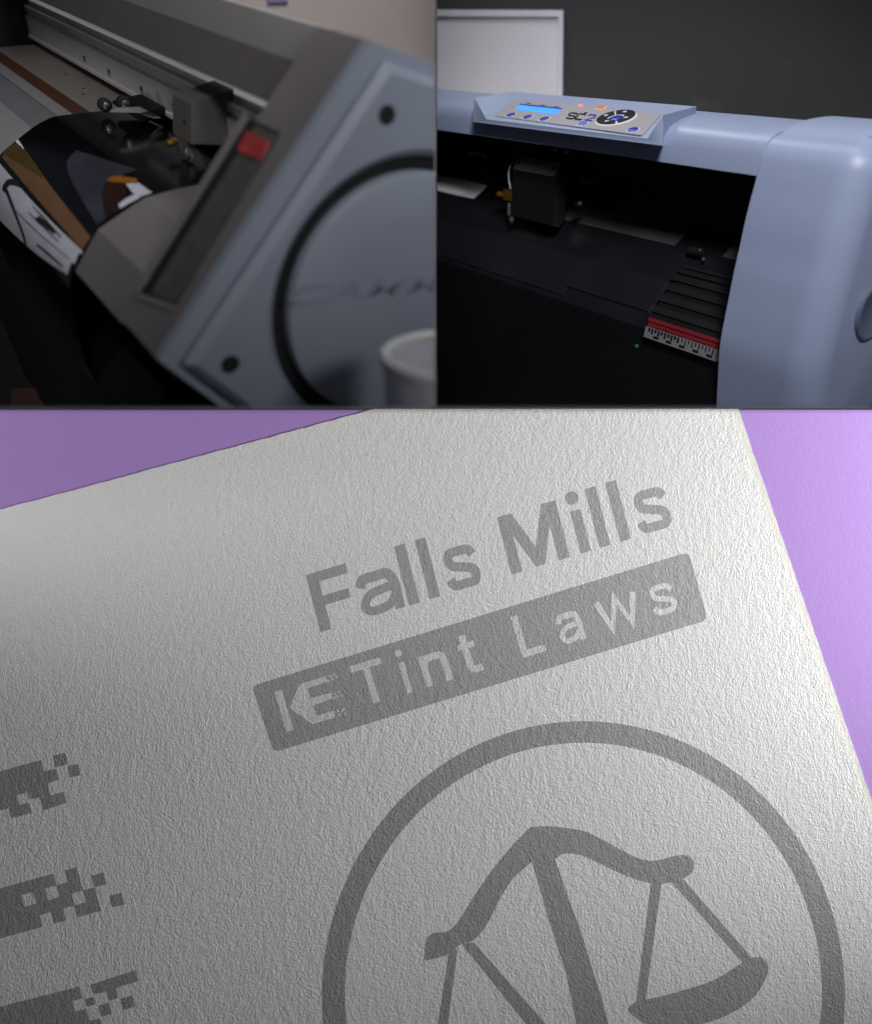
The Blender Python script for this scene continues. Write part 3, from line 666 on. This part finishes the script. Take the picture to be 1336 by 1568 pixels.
# inside the machine
rp('back_beam', Q.prism([(.905, -.1400), (.905, -.2296), (.93, -.2296), (.93, -.1400)], .0006, LE), M['blackr'])
bm_ = rp('guide_rail', bevel(Q.prism([(.862, -.150), (.862, -.176), (.9046, -.176), (.9046, -.150)], .0008, LE), .001), M['blackr'])
rp('inner_bed', Q.prism([(.800, -.336), (.845, -.2845), (.8600, -.2660), (.8730, -.2490), (.905, -.2300), (.93, -.2300), (.93, -.336)], .0007, LE), M['bed'])
L0, L1 = Q.Lx(.89, -.24, 1047), Q.Lx(.89, -.24, 868)
fst = lambda d: [(.904+d, -.2303), (.8745+d*.5, -.2487), (.8740+d*.5, -.2478), (.9035+d, -.2293)]
rp('feed_strip', Q.prism(fst(0), L0, L1), M['strip_shaded']); rp('feed_strip', Q.prism(fst(0), Q.Lx(.89, -.24, 737), LE-.002), M['strip'])  # one continuous strip, shade on its right part painted as grey
rp('feed_strip', Q.prism(fst(0), .001, Q.Lx(.89, -.24, 1120)), M['strip_shaded'])
rp('bed_front', bevel(Q.prism([(.7995, -.3362), (.8005, -.50), (.81, -.62), (.93, -.62), (.93, -.3362)], .0009, LE), .001), M['black'])
# glossy black media on the bed, purple grey reflection put into its colour, with a ragged lower edge
seg = [(.8435, -.2850), (.8300, -.3005), (.8170, -.3155), (.8045, -.3300)]
sg = [(q.x, q.y) for q in smooth_line([V((*q, 0)) for q in seg], 4)]
def media(L0, L1, cutn): 
    s_ = sg[:cutn]; return Q.prism([(a-.0012, b+.0010) for a, b in s_]+[(a-.0004, b+.0003) for a, b in s_][::-1], L0, L1)
mo = obj('media_strip', join(media(Q.Lx(.81, -.323, 866), LE-.003, len(sg)), media(Q.Lx(.83, -.3, 1010), Q.Lx(.81, -.323, 866)-.0001, len(sg)-3)), mat('film_reflection_violet', rgb(30, 27, 33), .3, mottle=.12, mscale=15), None, 30)
tag(mo, 'glossy black film across the plotter bed, its violet grey reflection painted in', 'film')
# ribbed plate with red stripes and ruler
def strip(h, g, h2, g2, x0, lift, m, name, par):
    d = V((h2-h, g2-g, 0)).normalized(); n = V((d.y, -d.x, 0)); n = n if n.x < 0 else -n
    pr_ = [(h+n.x*.0006, g+n.y*.0006), (h2+n.x*.0006, g2+n.y*.0006), (h2+n.x*lift, g2+n.y*lift), (h+n.x*lift, g+n.y*lift)]
    return rp(name, bevel(Q.prism(pr_, .0012, Q.Lx(h, g, x0)), .0004), m, par)
def hgp(rho, k):  # points down the sloping front
    h = .862-(k)*(.862-.797); return h, h/rho
ks = [(-3.237, 0), (-3.15, .10), (-3.065, .2), (-2.919, .38), (-2.777, .55), (-2.627, .75), (-2.50, .93), (-2.455, .965), (-2.412, .99), (-2.311, 1.03)]
pts = [hgp(*q) for q in ks]
rb = None
xs = [1048, 1042, 1033, 1027, 1014, 1006, 997, 996, 993]
rb = rp('ribbed_plate', Q.prism([pts[0], *pts[1:], (.83, -.37), (.87, -.30)], .0011, Q.Lx(*pts[5], 1006)), M['black'])
for i in range(6):
    p, q = V((*pts[i], 0)), V((*pts[i+1], 0)); e = p.lerp(q, .55)
    strip(p.x, p.y, e.x, e.y, xs[i], .0028, M['rib'], 'rib', rb)
for i in (6, 7):
    p, q = V((*pts[i], 0)), V((*pts[i+1], 0)); e = p.lerp(q, .82)
    strip(p.x, p.y, e.x, e.y, xs[i], .0030, M['red'], 'red_stripe', rb)
rul = strip(*pts[8], *pts[9], 992, .0030, M['ruler'], 'ruler', rb)
p, q = V((*pts[8], 0)), V((*pts[9], 0)); d = (q-p); nn = V((d.y, -d.x, 0)).normalized(); nn = nn if nn.x < 0 else -nn
Lr = Q.Lx(*pts[8], 992)
k = 0; Ls = .012
while Ls < Lr-.004:
    t0, t1 = (.05, .55) if k % 2 == 0 else (.05, .38)
    a0, a1 = p+d*t0+nn*.0031, p+d*t1+nn*.0031; b0, b1 = a0+nn*.0002, a1+nn*.0002
    rp('ruler_mark', Q.prism([(a0.x, a0.y), (a1.x, a1.y), (b1.x, b1.y), (b0.x, b0.y)], Ls, Ls+(.0012 if Ls < Lr*.55 else .0022)), M['dial'], rul, None)
    if k % 4 == 0:
        a0, a1 = p+d*.62+nn*.0031, p+d*.84+nn*.0031; b0, b1 = a0+nn*.0002, a1+nn*.0002
        rp('ruler_mark', Q.prism([(a0.x, a0.y), (a1.x, a1.y), (b1.x, b1.y), (b0.x, b0.y)], Ls, Ls+.006), M['dial'], rul, None)
    Ls += .0036; k += 1
# carriage
hc = .838
ca = [(hc, hc/-3.36), (hc, hc/-4.61), (hc+.012, (hc+.012)/-5.08), (hc+.020, (hc+.020)/-5.2), (.8615, -.1655), (.8615, -.2400), (hc+.012, hc/-3.30)]
Lc0, Lc1 = Q.Lx(hc, -.20, 850), Q.Lx(hc, -.20, 785)
carr = rp('carriage', bevel(Q.prism(ca, Lc0, Lc1), .003, 3), M['carr'])
for L in (Lc0+.006, Lc1-.006):
    c = Q.H(hc+.006, (hc+.006)/-4.84, L); nrm = (-Q.h*.8+Q.g*.6).normalized(); c = c+nrm*.0016
    rp('carriage_screw', lathe(c+nrm*.0002, nrm, [(.0030, 0), (.0030, .0012), (.0018, .0014), (0, .0006)], 16), M['recess'], carr)
lit_facet = [(hc-.0006, hc/-4.585), (hc+.0117, (hc+.0117)/-5.10), (hc+.0100, (hc+.0100)/-5.16), (hc-.0018, hc/-4.60)]  # skin over the chamfer, its lit tone put into a lighter colour
rp('carriage_lit_facet', bevel(Q.prism(lit_facet, Lc0+.0015, Lc1-.0015), .0006), mat('lit_facet_grey', rgb(92, 86, 84), .55, bump=.25, bscale=700), carr)
rp('blade_arm', bevel(Q.box(hc+.002, hc+.012, -.229, -.214, Lc1+.0003, Lc1+.016), .001), M['brass'], carr)
rp('blade_knob', lathe(Q.H(hc+.005, -.2235, Lc1+.0165), Q.ah, [(.0040, 0), (.0040, .006), (.0046, .007), (.0046, .014), (.003, .015)], 20), M['brass'], carr)
rp('blade_holder', tube([Q.at(hc+.002, -.232, 780), Q.at(hc+.002, -.250, 780)], .0026, 12), M['steel'], carr)
rp('blade_tip', lathe(Q.at(hc+.002, -.2515, 784), -Q.g, [(.0034, 0), (.0040, .003), (.0030, .007), (.001, .010)], 16), M['steel'], carr)
rp('wire', tube([Q.at(hc+.004, -.180, 782), Q.at(hc+.001, -.190, 779), Q.at(hc+.003, -.202, 780), Q.at(hc+.006, -.212, 782)], .0012, 8), M['whitep'], carr)
rp('red_wire', tube([Q.at(hc+.006, -.174, 786), Q.at(hc+.002, -.184, 781), Q.at(hc+.003, -.192, 780)], .0008, 8), M['red'], carr)
rp('carriage_knob', lathe(Q.at(hc+.016, -.2165, 886), -Q.ah, [(.004, -.004), (.0055, 0), (.0055, .005), (.003, .008)], 18), M['carr'], carr)
# small fittings
for x in (853, 870): rp('rail_bolt', lathe(Q.at(.861, .861/-5.72, x), -Q.h, [(.0030, -.001), (.0030, .002), (.0018, .003), (.0018, .0046), (0, .005)], 12), M['steel'])
rp('rail_label', slab([Q.at(.9038, -.1985, 889), Q.at(.9038, -.1985, 911), Q.at(.9038, -.1915, 911), Q.at(.9038, -.1915, 889)], -Q.h, .0006), mat('grey_label', rgb(84, 88, 100), .5, mottle=.5, mscale=300))
for q in (((717, 232), (744, 236.5), (744, 239.5), (717, 235)), ((717, 235), (719.6, 235.4), (719.6, 240), (717, 239.6)), ((741.4, 239), (744, 239.4), (744, 245), (741.4, 244.6))):
    rp('bracket_mark', slab([Q.on(x, y, Q.H(.8617, -.16), Q.h) for x, y in q], -Q.h, .0004), M['ruler'])
for x, g_, m in ((1068, -.2480, 'carr'), (1076, -.2485, 'steel')):
    rp('feed_roller', lathe(Q.at(.868, g_, x), -Q.ah, [(.004, -.012), (.006, -.010), (.006, .004), (.002, .006)], 18), M[m] if m == 'carr' else M['blackr'])
rp('roller_pin', lathe(Q.at(.862, -.252, 1079), -Q.h, [(.0022, 0), (.0022, .003), (0, .004)], 12), M['steel'])
rp('roller_pin', lathe(Q.at(.866, -.2435, 1074), -Q.h, [(.0018, 0), (.0018, .003), (0, .004)], 12), M['steel'])
rp('sensor_lamp', lathe(Q.on(976, 530, Q.H(.7990, -.345), Q.h), -Q.h, [(.0025, 0), (.0025, .0015), (.0012, .002), (0, .0024)], 14), M['green'])
# whiteboard on the wall
wb = thing('whiteboard', 'white framed board on the dark wall behind the plotter', 'whiteboard', (.1, 1.57, .3))
def wq(x, y, d): return px(x, y, d)
obj('board_panel', slab([wq(640, 18, 1.572), wq(858, 18, 1.572), wq(855, 260, 1.572), wq(640, 260, 1.572)], (0, 1, 0), .005), M['board'], wb)
for q in (((640, 15), (863, 16), (856, 26), (640, 25)), ((863, 16.5), (860.5, 262), (852.5, 262), (855.5, 26.5))):
    obj('board_frame', bevel(slab([wq(x, y, 1.566) for x, y in q], (0, 1, 0), .010), .002, 2), M['bframe'], wb)
